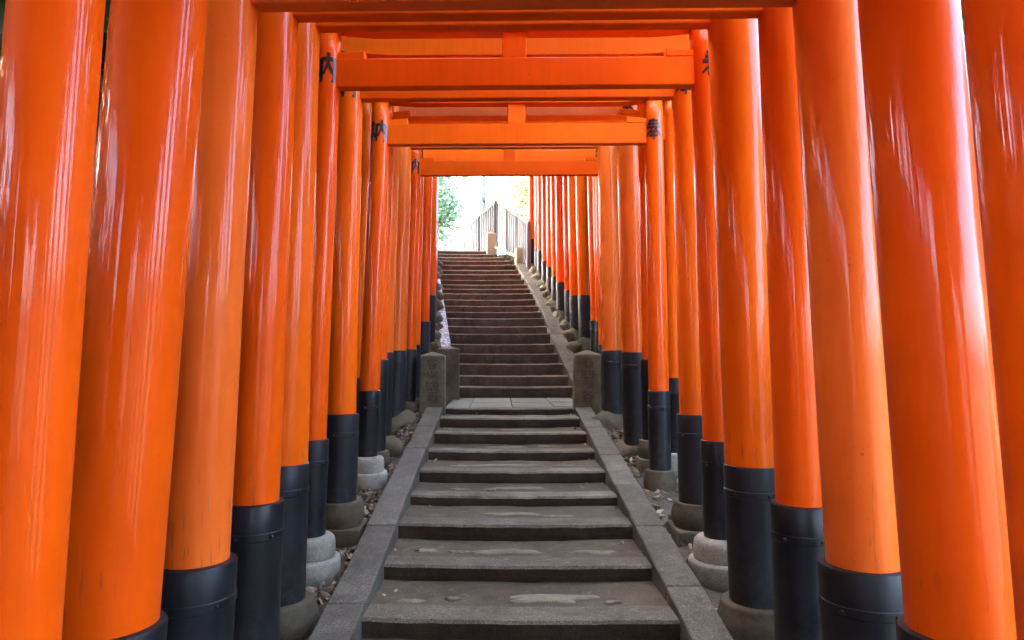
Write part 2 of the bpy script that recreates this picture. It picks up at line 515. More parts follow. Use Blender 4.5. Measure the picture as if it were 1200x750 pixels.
# ------------------------------------------------------------------ staircase
def step_block(name, xl, yl, xr, yr, z, depth, h, mat, parent, amp=0.006, ch=0.014, seed=0, nseg=26, drop=0.0):
    """long stone with a worn, uneven front edge"""
    prof_n = 6
    v, f = [], []
    L = Vector((xl, yl, 0)); Rr = Vector((xr, yr, 0))
    dirx = (Rr - L).normalized()
    back = Vector((-dirx.y, dirx.x, 0))
    for i in range(nseg + 1):
        t = i / nseg
        p = L.lerp(Rr, t)
        n1 = noise.noise(Vector((t * 9 + seed * 5.3, seed, 0))) * amp
        n2 = noise.noise(Vector((t * 14 + seed * 2.3, seed, 7))) * amp
        n3 = noise.noise(Vector((t * 31 + seed * 1.3, seed, 3))) * amp * 0.7
        sag = -0.012 * math.sin(math.pi * t)          # worn in the middle
        zz = z + sag + n2 * 0.45
        fr = n1 + n3
        for (o, dz) in ((fr + 0.012, -h), (fr, -h * 0.5 + n3), (fr + 0.002, -ch - abs(n3)), (fr + ch, n3 * 0.4), (depth, -drop), (depth, -h)):
            q = p + back * o
            v.append((q.x, q.y, zz + dz))
    for i in range(nseg):
        for k in range(prof_n):
            k2 = (k + 1) % prof_n
            f.append((i * prof_n + k, i * prof_n + k2, (i + 1) * prof_n + k2, (i + 1) * prof_n + k))
    f.append(tuple(reversed(range(prof_n))))
    f.append(tuple(range(nseg * prof_n, (nseg + 1) * prof_n)))
    bm = bmesh.new()
    vv = [bm.verts.new(c) for c in v]
    for q in f:
        bm.faces.new([vv[i] for i in q])
    o = bm_obj(name, bm, mat, parent)
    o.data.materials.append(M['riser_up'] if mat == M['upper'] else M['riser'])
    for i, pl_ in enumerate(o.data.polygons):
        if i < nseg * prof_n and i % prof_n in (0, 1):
            pl_.material_index = 1  # front faces take the riser tone with shade painted in
    return o

lower = tag(empty('lower_stairs', (0.12, 4.6, E - 1.655)), kind='structure')
upper = tag(empty('upper_stairs', (0.2, 13.7, E - 0.61)), kind='structure')
landing = tag(empty('landing', (0.12, 11.04, E - 0.82)), kind='structure')
def keep(o, parent):
    """parent without moving: geometry is written in world metres"""
    o.parent = parent
    o.matrix_parent_inverse = Matrix.Translation(-Vector(parent.location))
    return o

YAW = 0.035
LOW = [(2.93, -1.865), (3.78, -1.765), (4.607, -1.655), (5.431, -1.555), (6.227, -1.44), (7.054, -1.36), (7.834, -1.247), (8.718, -1.149), (9.497, -1.02), (10.303, -0.898), (11.039, -0.814)]
XL, XR = -0.868, 1.112
for i, (y, z) in enumerate(LOW):
    zprev = LOW[i - 1][1] if i else z - 0.1
    h = z - zprev + 0.06
    d_n = 0.24 + 0.05 * random.random()
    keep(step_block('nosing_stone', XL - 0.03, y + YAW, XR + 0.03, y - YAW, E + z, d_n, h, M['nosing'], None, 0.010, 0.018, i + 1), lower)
    if i < len(LOW) - 1:
        yn = LOW[i + 1][0]
        # earth tread behind the nosing, sagging a little and uneven
        nxs, nys = 34, 12
        v, f = [], []
        for b_ in range(nys + 1):
            for a in range(nxs + 1):
                x = XL - 0.03 + (XR - XL + 0.06) * a / nxs
                yy0 = y + d_n - 0.01; yy = yy0 + (yn + 0.05 - yy0) * b_ / nys
                sk = YAW - 2 * YAW * a / nxs
                zz = -0.012 + 0.012 * noise.noise(Vector((x * 2.2, yy * 2.2, i))) + 0.006 * noise.noise(Vector((x * 7, yy * 7, i)))
                zz -= 0.012 * math.sin(math.pi * a / nxs)
                v.append((x, yy + sk, E + z + zz))
        for b_ in range(nys):
            for a in range(nxs):
                q = b_ * (nxs + 1) + a
                f.append((q, q + 1, q + nxs + 2, q + nxs + 1))
        keep(mesh_obj('earth_tread', v, f, M['earth'], None, True), lower)

# rock showing through the trodden earth
def embed(x, y, z, sx, sy, seed):
    n = 34
    v = []
    for ring, (s, dz) in enumerate(((1.0, -0.02), (0.96, 0.001), (0.8, 0.007), (0.4, 0.011))):
        for k in range(n):
            a = 2 * math.pi * k / n
            rr = 1 + 0.55 * noise.noise(Vector((math.cos(a) * 1.6 + seed, math.sin(a) * 1.6, seed * 0.7))) + 0.25 * noise.noise(Vector((math.cos(a) * 4 + seed, math.sin(a) * 4, seed)))
            zz = dz + 0.008 * noise.noise(Vector((math.cos(a) * s * 3 + seed, math.sin(a) * s * 3, 2)))
            v.append((x + sx * rr * s * math.cos(a), y + sy * rr * s * math.sin(a), z + zz))
    f = []
    for r_ in range(3):
        for k in range(n):
            j = (k + 1) % n
            f.append((r_ * n + k, r_ * n + j, (r_ + 1) * n + j, (r_ + 1) * n + k))
    f.append(tuple(range(3 * n, 4 * n)))
    keep(mesh_obj('embedded_rock', v, f, M['embed'], None, True), lower)
EMB = [(4.607, .36, .44, .27, .085), (4.607, -.62, .40, .10, .04), (4.607, -.33, .45, .05, .03), (4.607, .75, .36, .06, .03),
       (5.431, .08, .42, .27, .06), (5.431, -.60, .46, .10, .06), (5.431, -.33, .42, .08, .04), (5.431, .72, .40, .22, .045),
       (6.227, .10, .46, .26, .055), (6.227, -.6, .40, .12, .04), (6.227, .5, .36, .16, .03),
       (7.054, .20, .46, .30, .05), (7.054, -.42, .42, .12, .03), (7.054, -.12, .40, .07, .03),
       (7.834, .10, .50, .40, .06), (7.834, -.45, .44, .14, .04), (7.834, .72, .44, .16, .04),
       (8.718, .05, .42, .34, .06), (8.718, .6, .5, .14, .05), (9.497, .2, .48, .22, .05), (9.497, -.5, .42, .12, .04), (10.303, -.1, .42, .34, .07), (10.303, .45, .45, .2, .05),
       (3.78, .2, .42, .2, .06), (3.78, -.4, .4, .1, .05)]
for k, (ys_, x, dy, sx, sy) in enumerate(EMB):
    z = dict(LOW)[ys_]
    embed(x, ys_ + dy, E + z - 0.018, sx, sy, k * 1.37 + 0.5)

# landing slabs, fitted with narrow joints
lx = [(-0.868, -0.50), (-0.49, 0.17), (0.18, 0.83), (0.84, 1.30)]
for a, (x0, x1) in enumerate(lx):
    for (y0, y1) in ((11.29, 12.42), (12.43, 13.74)):
        sh = 0.02 * ((a % 2) * 2 - 1)
        bm = hexa([(x0, y0 + sh, E - 1.0), (x1, y0 + sh, E - 1.0), (x1, y1, E - 1.0), (x0, y1, E - 1.0),
                   (x0, y0 + sh, E - 0.822 + 0.004 * a), (x1, y0 + sh, E - 0.825 + 0.003 * a), (x1, y1, E - 0.822), (x0, y1, E - 0.822)], 0.008)
        keep(bm_obj('paving_slab', bm, M['slab']), landing)

UP = [(-0.818, 1.368, 13.70, -0.610), (-0.860, 1.301, 14.03, -0.411), (-0.904, 1.228, 14.36, -0.185), (-0.948, 1.151, 14.69, 0.017), (-0.993, 1.069, 15.02, 0.217),
      (-1.041, 1.033, 15.35, 0.438), (-1.089, 0.994, 15.68, 0.609), (-1.138, 0.952, 16.01, 0.800), (-1.188, 0.907, 16.34, 0.961), (-1.239, 0.860, 16.67, 1.119),
      (-1.292, 0.810, 17.00, 1.287), (-1.345, 0.757, 17.33, 1.459), (-1.400, 0.702, 17.66, 1.602), (-1.455, 0.644, 17.99, 1.738), (-1.512, 0.584, 18.32, 1.890),
      (-1.569, 0.521, 18.65, 2.067), (-1.628, 0.455, 18.98, 2.216), (-1.688, 0.386, 19.31, 2.392), (-1.75, 0.24, 19.64, 2.550), (-1.80, 0.06, 19.97, 2.687), (-1.86, -0.16, 20.30, 2.828), (-1.92, -0.42, 20.63, 2.970)]
for i, (xl, xr, y, z) in enumerate(UP):
    zp = UP[i - 1][3] if i else -0.82
    dep = 0.46 if i < len(UP) - 1 else 1.6
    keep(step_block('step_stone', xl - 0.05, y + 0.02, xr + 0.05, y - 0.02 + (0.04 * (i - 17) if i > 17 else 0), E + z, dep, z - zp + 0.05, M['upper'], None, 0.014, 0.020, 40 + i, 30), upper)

# kerbs: sloping granite slabs laid end to end
def curb(name, pts, width, side, mat, n_len, thick=0.5, lift=0.045, piece='curb_stone', gap=0.004):
    """pts: (x inner edge, y, z nosing line); side -1 left / +1 right"""
    root = tag(empty(name, (pts[0][0], pts[0][1], E + pts[0][2])), kind='structure')
    tot_y0, tot_y1 = pts[0][1], pts[-1][1]
    def at(y):
        for a, b_ in zip(pts, pts[1:]):
            if y <= b_[1]:
                t = (y - a[1]) / (b_[1] - a[1])
                return a[0] + (b_[0] - a[0]) * t, a[2] + (b_[2] - a[2]) * t
        return pts[-1][0], pts[-1][2]
    y = tot_y0
    k = 0
    while y < tot_y1 - 0.05:
        y1 = min(y + n_len * (0.85 + 0.35 * random.random()), tot_y1)
        if tot_y1 - y1 < n_len * 0.3: y1 = tot_y1
        c = []
        jit = (random.random() - 0.5) * 0.012
        jz = (random.random() - 0.5) * 0.012
        ya, yb = y + gap, y1 - gap
        (xa, za), (xb, zb) = at(ya), at(yb)
        cs = [(xa + jit, ya, E + za), (xa + side * width + jit, ya, E + za), (xb + side * width + jit, yb, E + zb), (xb + jit, yb, E + zb)]
        bm = hexa([(p[0], p[1], p[2] - thick) for p in cs] + [(p[0], p[1], p[2] + lift + jz) for p in cs], 0.014, 2)
        es = [e for e in bm.edges if abs((e.verts[0].co - e.verts[1].co).y) > 0.5]
        bmesh.ops.subdivide_edges(bm, edges=es, cuts=9)
        for v in bm.verts:
            v.co.x += 0.008 * noise.noise(v.co * 2.5 + Vector((k, 0, 0)))
            v.co.z += 0.008 * noise.noise(v.co * 2.1 + Vector((0, k, 9)))
        keep(bm_obj(piece, bm, mat), root)
        y = y1
        k += 1
    return root
low_line = [(2.70, -1.895)] + [(y, z) for y, z in ((4.6, -1.655), (10.9, -0.826))]
curb('kerb_left', [(XL, y, z) for y, z in low_line], 0.245, -1, M['curb'], 1.15)
curb('kerb_right', [(XR, y, z) for y, z in low_line], 0.245, 1, M['curb'], 1.15)
curb('upper_kerb_right', [(xr, y, z) for (xl, xr, y, z) in UP[:18]], 0.30, 1, M['curb'], 1.4, lift=0.05)
curb('upper_kerb_left', [(xl, y, z) for (xl, xr, y, z) in UP[:19]], 0.22, -1, M['pebble'], 8.0, lift=0.06, piece='pebble_ramp')

# ------------------------------------------------------------------ torii gates
HONO = [[(.24, .98), (.10, .80), (.27, .75)], [(.37, .88), (.09, .57), (.39, .60)], [(.24, .57), (.24, .0)], [(.12, .40), (.02, .14)], [(.34, .40), (.43, .18)],
        [(.50, .79), (.50, .0)], [(.49, .77), (.98, .79), (.98, .06), (.87, .05)], [(.74, 1.0), (.74, .64), (.57, .24)], [(.74, .62), (.92, .30)]]
BU = [[(.2, .88), (.8, .89)], [(.14, .74), (.86, .75)], [(.03, .59), (.97, .61)], [(.5, 1.0), (.5, .60)], [(.46, .62), (.30, .42), (.0, .20)], [(.54, .62), (.72, .42), (1.0, .22)],
      [(.30, .36), (.70, .37)], [(.24, .20), (.76, .21)], [(.5, .48), (.5, .0)]]
def glyph_on_pillar(strokes, r, z_c, w, h, shear, z0, parent, turn=-12):
    """raised black brush strokes wrapped round the pillar face that looks down the stairs"""
    v, f = [], []
    def pt(u, vv, off):
        a = -math.pi / 2 + R(turn) + (u - 0.5) * w / r
        z = z_c + (vv - 0.5) * h
        return ((r + off) * math.cos(a) + shear * (z - z0), (r + off) * math.sin(a), z)
    for s in strokes:
        fine = []
        for (a, b_) in zip(s, s[1:]):
            n = max(2, int(math.hypot(a[0] - b_[0], a[1] - b_[1]) / 0.08))
            for k in range(n):
                t = k / n
                fine.append((a[0] + (b_[0] - a[0]) * t, a[1] + (b_[1] - a[1]) * t))
        fine.append(s[-1])
        base = len(v)
        for k, p in enumerate(fine):
            q0 = fine[max(k - 1, 0)]; q1 = fine[min(k + 1, len(fine) - 1)]
            dx, dy = q1[0] - q0[0], q1[1] - q0[1]
            l = math.hypot(dx, dy) or 1
            t = k / (len(fine) - 1)
            hw = 0.060 * (1.15 - 0.45 * t)
            nx_, ny_ = -dy / l * hw, dx / l * hw
            v.append(pt(p[0] + nx_, p[1] + ny_, 0.0)); v.append(pt(p[0] + nx_, p[1] + ny_, 0.005))
            v.append(pt(p[0] - nx_, p[1] - ny_, 0.005)); v.append(pt(p[0] - nx_, p[1] - ny_, 0.0))
        for k in range(len(fine) - 1):
            for q in range(3):
                f.append((base + k * 4 + q, base + k * 4 + q + 1, base + (k + 1) * 4 + q + 1, base + (k + 1) * 4 + q))
        e = base + (len(fine) - 1) * 4
        f.append((base, base + 1, base + 2, base + 3)); f.append((e + 3, e + 2, e + 1, e))
    bm = bmesh.new()
    vv = [bm.verts.new(c) for c in v]
    for q in f:
        bm.faces.new([vv[i] for i in q])
    return bm_obj('painted_character', bm, M['ink'], parent)

# (Y, x left, x right, sleeve top z, lean left, lean right, sleeve r, pillar r, tie beam z, tint, stone kinds, sleeve material)
GATES = [
 (2.02, -1.375, 1.560, -1.05, 0.0449, -0.0600, 0.175, 0.128, 1.45, 'verm', 'cb', 'cb'),
 (2.61, -1.407, 1.606, -0.964, 0.0622, -0.0572, 0.200, 0.172, 1.62, 'verm', 'cb', 'cb'),
 (3.27, -1.380, 1.599, -0.923, 0.0379, -0.0450, 0.190, 0.155, 1.606, 'faded', 'cb', 'cb'),
 (3.98, -1.353, 1.625, -0.803, 0.0273, -0.0235, 0.165, 0.136, 1.887, 'verm', 'cg', 'cb'),
 (4.63, -1.402, 1.585, -0.694, 0.0185, -0.0304, 0.178, 0.169, 2.121, 'verm2', 'cb', 'cb'),
 (5.37, -1.394, 1.583, -0.630, 0.0283, -0.0242, 0.122, 0.102, 2.001, 'verm', 'tg', 'tg'),
 (6.13, -1.351, 1.622, -0.502, 0.0144, -0.0176, 0.150, 0.125, 2.181, 'verm2', 'sb', 'sb'),
 (7.50, -1.359, 1.621, -0.378, 0.0332, -0.0100, 0.112, 0.104, 2.187, 'verm', 'tg', 'cb'),
 (7.90, -1.543, 1.886, -0.259, 0.0174, -0.0066, 0.100, 0.087, 2.342, 'verm2', 'cb', 'bg'),
 (8.20, -1.392, 1.690, -0.063, 0.0246, -0.0130, 0.120, 0.100, 2.510, 'verm', 'cb', 'sb'),
 (8.75, -1.454, 1.604, 0.021, 0.0249, -0.0208, 0.160, 0.156, 2.837, 'faded', 'rb', 'rb'),
 (10.20, -1.478, 1.566, 0.048, 0.0226, -0.0221, 0.162, 0.148, 2.925, 'faded', 'rb', 'rb'),
 (11.10, -1.406, 1.647, 0.072, 0.0231, -0.0198, 0.125, 0.110, 2.755, 'verm', 'rb', 'cb'),
 (11.90, -1.430, 1.703, 0.154, 0.0181, -0.0185, 0.120, 0.105, 3.183, 'verm2', 'cb', 'rm'),
 (12.80, -1.375, 1.775, 0.572, 0.0183, -0.0180, 0.125, 0.105, 3.455, 'verm', 'rm', 'rm'),
 (13.60, -1.445, 1.782, 0.624, 0.0157, -0.0212, 0.120, 0.102, 3.801, 'verm', 'rm', 'rm'),
 (15.00, -1.490, 1.730, 1.211, 0.0129, -0.0245, 0.135, 0.115, 4.283, 'verm2', 'rm', 'rm'),
 (15.40, -1.520, 1.576, 1.243, 0.0132, -0.0175, 0.120, 0.100, 4.490, 'verm2', 'rm', 'rm'),
 (15.75, -1.527, 1.501, 1.392, 0.0103, -0.0189, 0.120, 0.100, 4.687, 'verm', 'rm', 'rm'),
 (16.20, -1.553, 1.354, 1.595, 0.0072, -0.0130, 0.120, 0.100, 4.919, 'verm', 'rm', 'rm'),
 (16.70, -1.591, 1.278, 1.773, 0.0078, -0.0145, 0.115, 0.095, 5.273, 'verm2', 'rm', 'rm'),
 (17.20, -1.630, 1.195, 2.060, 0.0093, -0.0070, 0.115, 0.095, 5.431, 'verm', 'rm', 'rm'),
 (17.80, -1.677, 1.111, 2.280, 0.0104, -0.0081, 0.110, 0.092, 5.728, 'verm', 'rm', 'rm'),
 (18.40, -1.723, 1.030, 2.619, 0.0065, -0.0041, 0.110, 0.092, 6.032, 'verm2', 'rm', 'rm'),
 (18.80, -1.761, 0.975, 2.743, 0.0133, -0.0044, 0.110, 0.092, 6.277, 'verm', 'rm', 'rm'),
 (19.30, -1.809, 0.841, 3.057, 0.0153, 0.0013, 0.115, 0.095, 6.561, 'faded', 'rm', 'rm'),
]
ORD = ['first', 'second', 'third', 'fourth', 'fifth', 'sixth', 'seventh', 'eighth', 'ninth', 'tenth', 'eleventh', 'twelfth', 'thirteenth', 'fourteenth',
       'fifteenth', 'sixteenth', 'seventeenth', 'eighteenth', 'nineteenth', 'twentieth', 'twenty-first', 'twenty-second', 'twenty-third', 'twenty-fourth', 'twenty-fifth', 'last']
NOTE = {0: 'nearest vermilion torii gate, its pillars cut by both edges of the photo',
        1: 'second torii gate from the front, thickest glossy vermilion pillars',
        2: 'third torii gate from the front, faded pinkish pillars and topmost visible beam',
        3: 'fourth torii gate from the front, glossy red pillars on tall black sleeves',
        4: 'fifth torii gate from the front, amber orange pillars barely thinner than their sleeves',
        5: 'sixth torii gate from the front, slim pillars and bright beam with black characters',
        6: 'seventh torii gate from the front, stout sleeves on square stone slabs',
        7: 'eighth torii gate from the front, slim pillars with black characters either side of beam',
        8: 'ninth torii gate from the front, the widest, thin pillars outside its neighbours',
        9: 'tenth torii gate from the front, thin pillars just behind the widest gate',
        10: 'eleventh torii gate from the front, faded pillars and pale high beam',
        11: 'twelfth torii gate from the front, thick faded pillars just before the landing posts',
        12: 'thirteenth torii gate from the front, dark beam directly above the bright opening',
        13: 'fourteenth torii gate from the front, standing on the landing',
        14: 'fifteenth torii gate from the front, at the back of the landing',
        15: 'sixteenth torii gate from the front, at the foot of the upper stairs',
        25: 'last torii gate at the top of the stairs beside the fence'}
HIDDEN = 8
for k in range(HIDDEN):                       # unseen gates added behind the viewpoint to shade the passage
    GATES.append((1.34 - 0.70 * k, -1.42 - 0.02 * (k % 3), 1.56, -1.02, 0.03, -0.03, 0.17, 0.14, 1.60 - 0.04 * (k % 2), ('verm', 'verm2', 'faded')[k % 3], 'cb', 'cb'))
for gi, (Y, xl, xr, zs, sl, sr, rs, rp, nz, tint, kL, kR) in enumerate(GATES):
    if gi >= 16 and Y > 14:
        rp *= 1.16; rs *= 1.06                     # the small gates up the slope stand shoulder to shoulder
    gx = (xl + xr) / 2
    root = empty('torii_gate', (gx, Y, E + bz(Y) - 0.07))
    hid = gi >= len(GATES) - HIDDEN
    lab = 'unseen torii gate added behind the viewpoint to shade the passage' if hid else NOTE.get(gi) or f'{ORD[gi]} torii gate from the front, vermilion, beside the upper stairs'
    tag(root, lab, 'torii gate', 'unseen torii gates added for shade' if hid else 'torii gates over the stairs')
    oz = root.location.z
    mp = M[tint]
    mb = M['beamfaded'] if tint == 'faded' else M['beam']
    near = gi < 16
    seg = 48 if gi < 8 else (28 if near else 20)
    nuki_h = 0.215 if gi not in (10, 11) else 0.245
    zn0 = E + nz - oz
    gap = 0.36 if gi == 6 else 0.44 + 0.03 * math.sin(gi * 2.3)
    zsh = zn0 + gap                                  # bottom of the upper lintel
    z_sl = E + zs - oz
    inner = []
    for side, (xb, lean, kk, dy) in enumerate(((xl, sl, kL, 0.05), (xr, sr, kR, -0.05))):
        px, py = xb - gx, dy
        # foundation stone
        stone_mat = {'b': M['brown'], 'g': M['grey'], 'm': M['mossrock']}[kk[1]]
        kind = kk[0]
        gz = 0.0
        shp = (lean, 0)
        cx_base = px - lean * (z_sl - 0.2)
        def prof(r0, h, z0_, n=7):
            return [(r0 * 0.88, z0_)] + [(r0 * (0.88 + 0.12 * math.sin(math.pi * (k + 0.5) / n)), z0_ + h * (k + 0.5) / n) for k in range(n)] + [(r0 * 0.90, z0_ + h * 0.985), (r0 * 0.80, z0_ + h)]
        top = 0.17
        if kind == 'c':
            top = 0.17 + 0.03 * random.random()
            v, f = lathe(prof(rs * 1.46, top + 0.1, gz - 0.1), 32, wob=0.075, seed=gi * 2 + side)
            mesh_obj('base_stone', v, f, stone_mat, root, True, (cx_base, py, 0))
        elif kind == 'b':
            top = 0.24
            v, f = lathe(prof(rs * 1.75, top + 0.1, gz - 0.1), 28, wob=0.04, seed=gi * 2 + side)
            mesh_obj('base_stone', v, f, stone_mat, root, True, (cx_base, py, 0))
        elif kind == 't':
            top = 0.30
            R1 = rs * 1.62
            v, f = lathe([(R1 * 1.0, -0.12), (R1 * 1.17, -0.10), (R1 * 1.2, 0.12), (R1 * 1.17, 0.14), (R1 * 0.9, 0.145)], 32, wob=0.012, seed=gi)
            st = mesh_obj('base_stone', v, f, stone_mat, root, True, (cx_base, py, 0))
            v, f = lathe([(R1 * 0.97, 0.135), (R1 * 1.0, 0.16), (R1 * 1.0, 0.24), (R1 * 0.97, 0.275), (R1 * 0.88, 0.297), (R1 * 0.7, 0.302)], 32, wob=0.012, seed=gi + 3)
            mesh_obj('cushion_stone', v, f, stone_mat, st, True)
        elif kind == 's':
            top = 0.30
            a = rs * 1.42
            st = bm_obj('base_stone', hexa(box_c(-a, a, -a, a, -0.15, 0.10), 0.012, 2), stone_mat, root, False, (cx_base, py, 0))
            v, f = lathe(prof(rs * 1.42, 0.205, 0.097), 32, wob=0.06, seed=gi * 2 + side)
            mesh_obj('cushion_stone', v, f, stone_mat, st, True)
        else:
            top = 0.10
            bm = rock(rs * 1.95, rs * 2.1, 0.25, gi * 2 + side + 0.5, 0.25)
            ob = bm_obj('base_stone', bm, stone_mat, root, True, (cx_base + (0.05 if side == 0 else -0.05), py, -0.015))
            ob.rotation_euler = (0, 0, gi * 1.3)
        # pillar: gently tapered trunk, leaning inwards
        zb, zt = top - 0.02, zsh + 0.02
        pr = []
        nr = 22 if near else 8
        for k in range(nr + 1):
            t = k / nr
            z = zb + (zt - zb) * t
            pr.append((rp * (1.02 - 0.10 * t), z))
        v, f = lathe(pr, seg, (lean, 0), z_sl, 0.010 if near else 0, True, gi * 3 + side)
        pil = mesh_obj('pillar', v, f, mp, root, True, (px, py, 0))
        pil.data.polygons[-1].use_smooth = False; pil.data.polygons[-2].use_smooth = False
        # black protective sleeve with a band and bolts
        sm = M['sleeve'] if (gi in (3, 5, 7, 9) or (side == 0 and gi in (2, 4))) else M['sleeve_dusty']
        H = z_sl - top
        pr = [(rs * 1.0, top - 0.03), (rs * 1.0, z_sl - 0.190), (rs * 1.025, z_sl - 0.185), (rs * 1.025, z_sl - 0.150), (rs * 1.0, z_sl - 0.145), (rs * 1.0, z_sl - 0.010),
              (rs * 0.975, z_sl), (rp * 0.985, z_sl + 0.004)]
        if gi in (12, 14) or not near:
            pr = [p for i_, p in enumerate(pr) if i_ not in (1, 2, 3, 4)]
        v, f = lathe(pr, seg, (lean, 0), z_sl, 0.006 if near else 0, False, gi * 5 + side)
        slv = mesh_obj('base_sleeve', v, f, sm, root, True, (px, py, 0))
        md = slv.modifiers.new('edge', 'EDGE_SPLIT'); md.split_angle = R(28)
        if gi < 8:
            for an in ((-100, -35) if side == 0 else (-80, -145)):
                a_ = R(an)
                bm = bmesh.new()
                bmesh.ops.create_icosphere(bm, subdivisions=2, radius=0.010)
                zz = z_sl - 0.168
                bm_obj('bolt', bm, sm, slv, True, (rs * 1.03 * math.cos(a_) + lean * (zz - z_sl), rs * 1.03 * math.sin(a_), zz))
        # dedication character at tie-beam height
        if gi < 16 and gi not in (8, 9):
            zc = zn0 + nuki_h * (0.50 if gi == 6 else 0.62)
            rr = rp * (1.02 - 0.10 * (zc - zb) / (zt - zb))
            gw = min(0.205 if side == 0 else 0.165, rr * 2.1)
            glyph_on_pillar(HONO if side == 0 else BU, rr + 0.001, zc, gw, 0.225, lean, z_sl, pil, 28 if (gi == 5 and side == 1) else -12)
        inner.append((px + lean * (zn0 - z_sl), py, px + lean * (zsh - z_sl), lean))
    # tie beam between the pillars
    def skew_box(x0, x1, ya, yb, hw, z0, z1, bev):
        return hexa([(x0, ya - hw, z0), (x1, yb - hw, z0), (x1, yb + hw, z0), (x0, ya + hw, z0), (x0, ya - hw, z1), (x1, yb - hw, z1), (x1, yb + hw, z1), (x0, ya + hw, z1)], bev)
    xa, ya, xta, _ = inner[0]
    xb_, yb, xtb, _ = inner[1]
    hw = min(0.05, rp * 0.5)
    nuk = bm_obj('tie_beam', skew_box(xa, xb_, ya, yb, hw, zn0, zn0 + nuki_h, 0.006), mb, root)
    if near:
        for s_, x_, y_ in ((1, xa, ya), (-1, xb_, yb)):
            w0 = rp * 0.6; w1 = rp * 0.9 + 0.20
            z0_ = zn0 + nuki_h + 0.001
            c0, c1 = x_ + s_ * w0, x_ + s_ * w1
            lo, hi = (c0, c1) if s_ > 0 else (c1, c0)
            hl, hh = (0.045, 0.065) if s_ > 0 else (0.065, 0.045)
            hq = hw - 0.004
            bm = hexa([(lo, y_ - hq, z0_), (hi, y_ - hq, z0_), (hi, y_ + hq, z0_), (lo, y_ + hq, z0_), (lo, y_ - hq, z0_ + hl), (hi, y_ - hq, z0_ + hh), (hi, y_ + hq, z0_ + hh), (lo, y_ + hq, z0_ + hl)], 0.004)
            bm_obj('wedge', bm, mb, nuk)
    xm, ym = (xa + xb_) / 2, (ya + yb) / 2
    bm_obj('central_strut', hexa(box_c(xm - 0.09, xm + 0.09, ym - hw * 0.8, ym + hw * 0.8, zn0 + nuki_h + 0.001, zsh - 0.001), 0.004), mb, root)
    # upper lintel and its cap, both running past the pillars and lifting at the ends
    def lintel(z0, h, over, hw_, nseg, name, mat, bev=0.006):
        v, f = [], []
        x0, x1 = xta - over, xtb + over
        for k in range(nseg + 1):
            t = k / nseg
            x = x0 + (x1 - x0) * t
            up = 0.35 * max(0.0, abs(2 * t - 1) - 0.72)
            yy = ya + (yb - ya) * t
            for (dy_, dz) in ((-hw_, 0), (hw_, 0), (hw_ * 1.06, h), (-hw_ * 1.06, h)):
                v.append((x, yy + dy_, z0 + up + dz))
        for k in range(nseg):
            for q in range(4):
                q2 = (q + 1) % 4
                f.append((k * 4 + q, k * 4 + q2, (k + 1) * 4 + q2, (k + 1) * 4 + q))
        f.append((3, 2, 1, 0)); f.append((nseg * 4, nseg * 4 + 1, nseg * 4 + 2, nseg * 4 + 3))
        bm = bmesh.new()
        vv = [bm.verts.new(c) for c in v]
        for q in f: bm.faces.new([vv[i] for i in q])
        return bm_obj(name, bm, mat, root)
    lintel(zsh, 0.24 if gi == 6 else 0.19, 0.35, max(hw + 0.02, rp * 0.7), 10, 'lintel', mb)
    lintel(zsh + (0.242 if gi == 6 else 0.192), 0.11, 0.45, max(hw + 0.02, rp * 0.7) + 0.035, 10, 'cap_beam', M['kasagi_black'])

# ------------------------------------------------------------------ engraved stone posts on the landing
KANJI_POST = [
    [[(.15, .95), (.85, .96)], [(.48, .94), (.35, .70), (.10, .48)], [(.35, .62), (.35, .12)], [(.34, .60), (.82, .62), (.82, .12)], [(.35, .14), (.82, .14)]],
    [[(.10, .85), (.10, .12)], [(.10, .84), (.90, .85), (.90, .12)], [(.38, .83), (.34, .48), (.22, .38)], [(.62, .83), (.62, .46), (.80, .44)], [(.10, .15), (.90, .15)]],
    [[(.15, .85), (.25, .62)], [(.42, .90), (.50, .66)], [(.86, .88), (.72, .45), (.35, .10)]],
    [[(.38, .98), (.15, .78)], [(.60, .98), (.86, .80)], [(.50, .80), (.30, .55), (.02, .38)], [(.50, .78), (.72, .54), (1.0, .40)], [(.30, .36), (.30, .02)], [(.30, .36), (.72, .36), (.72, .02)], [(.30, .05), (.72, .05)]]]
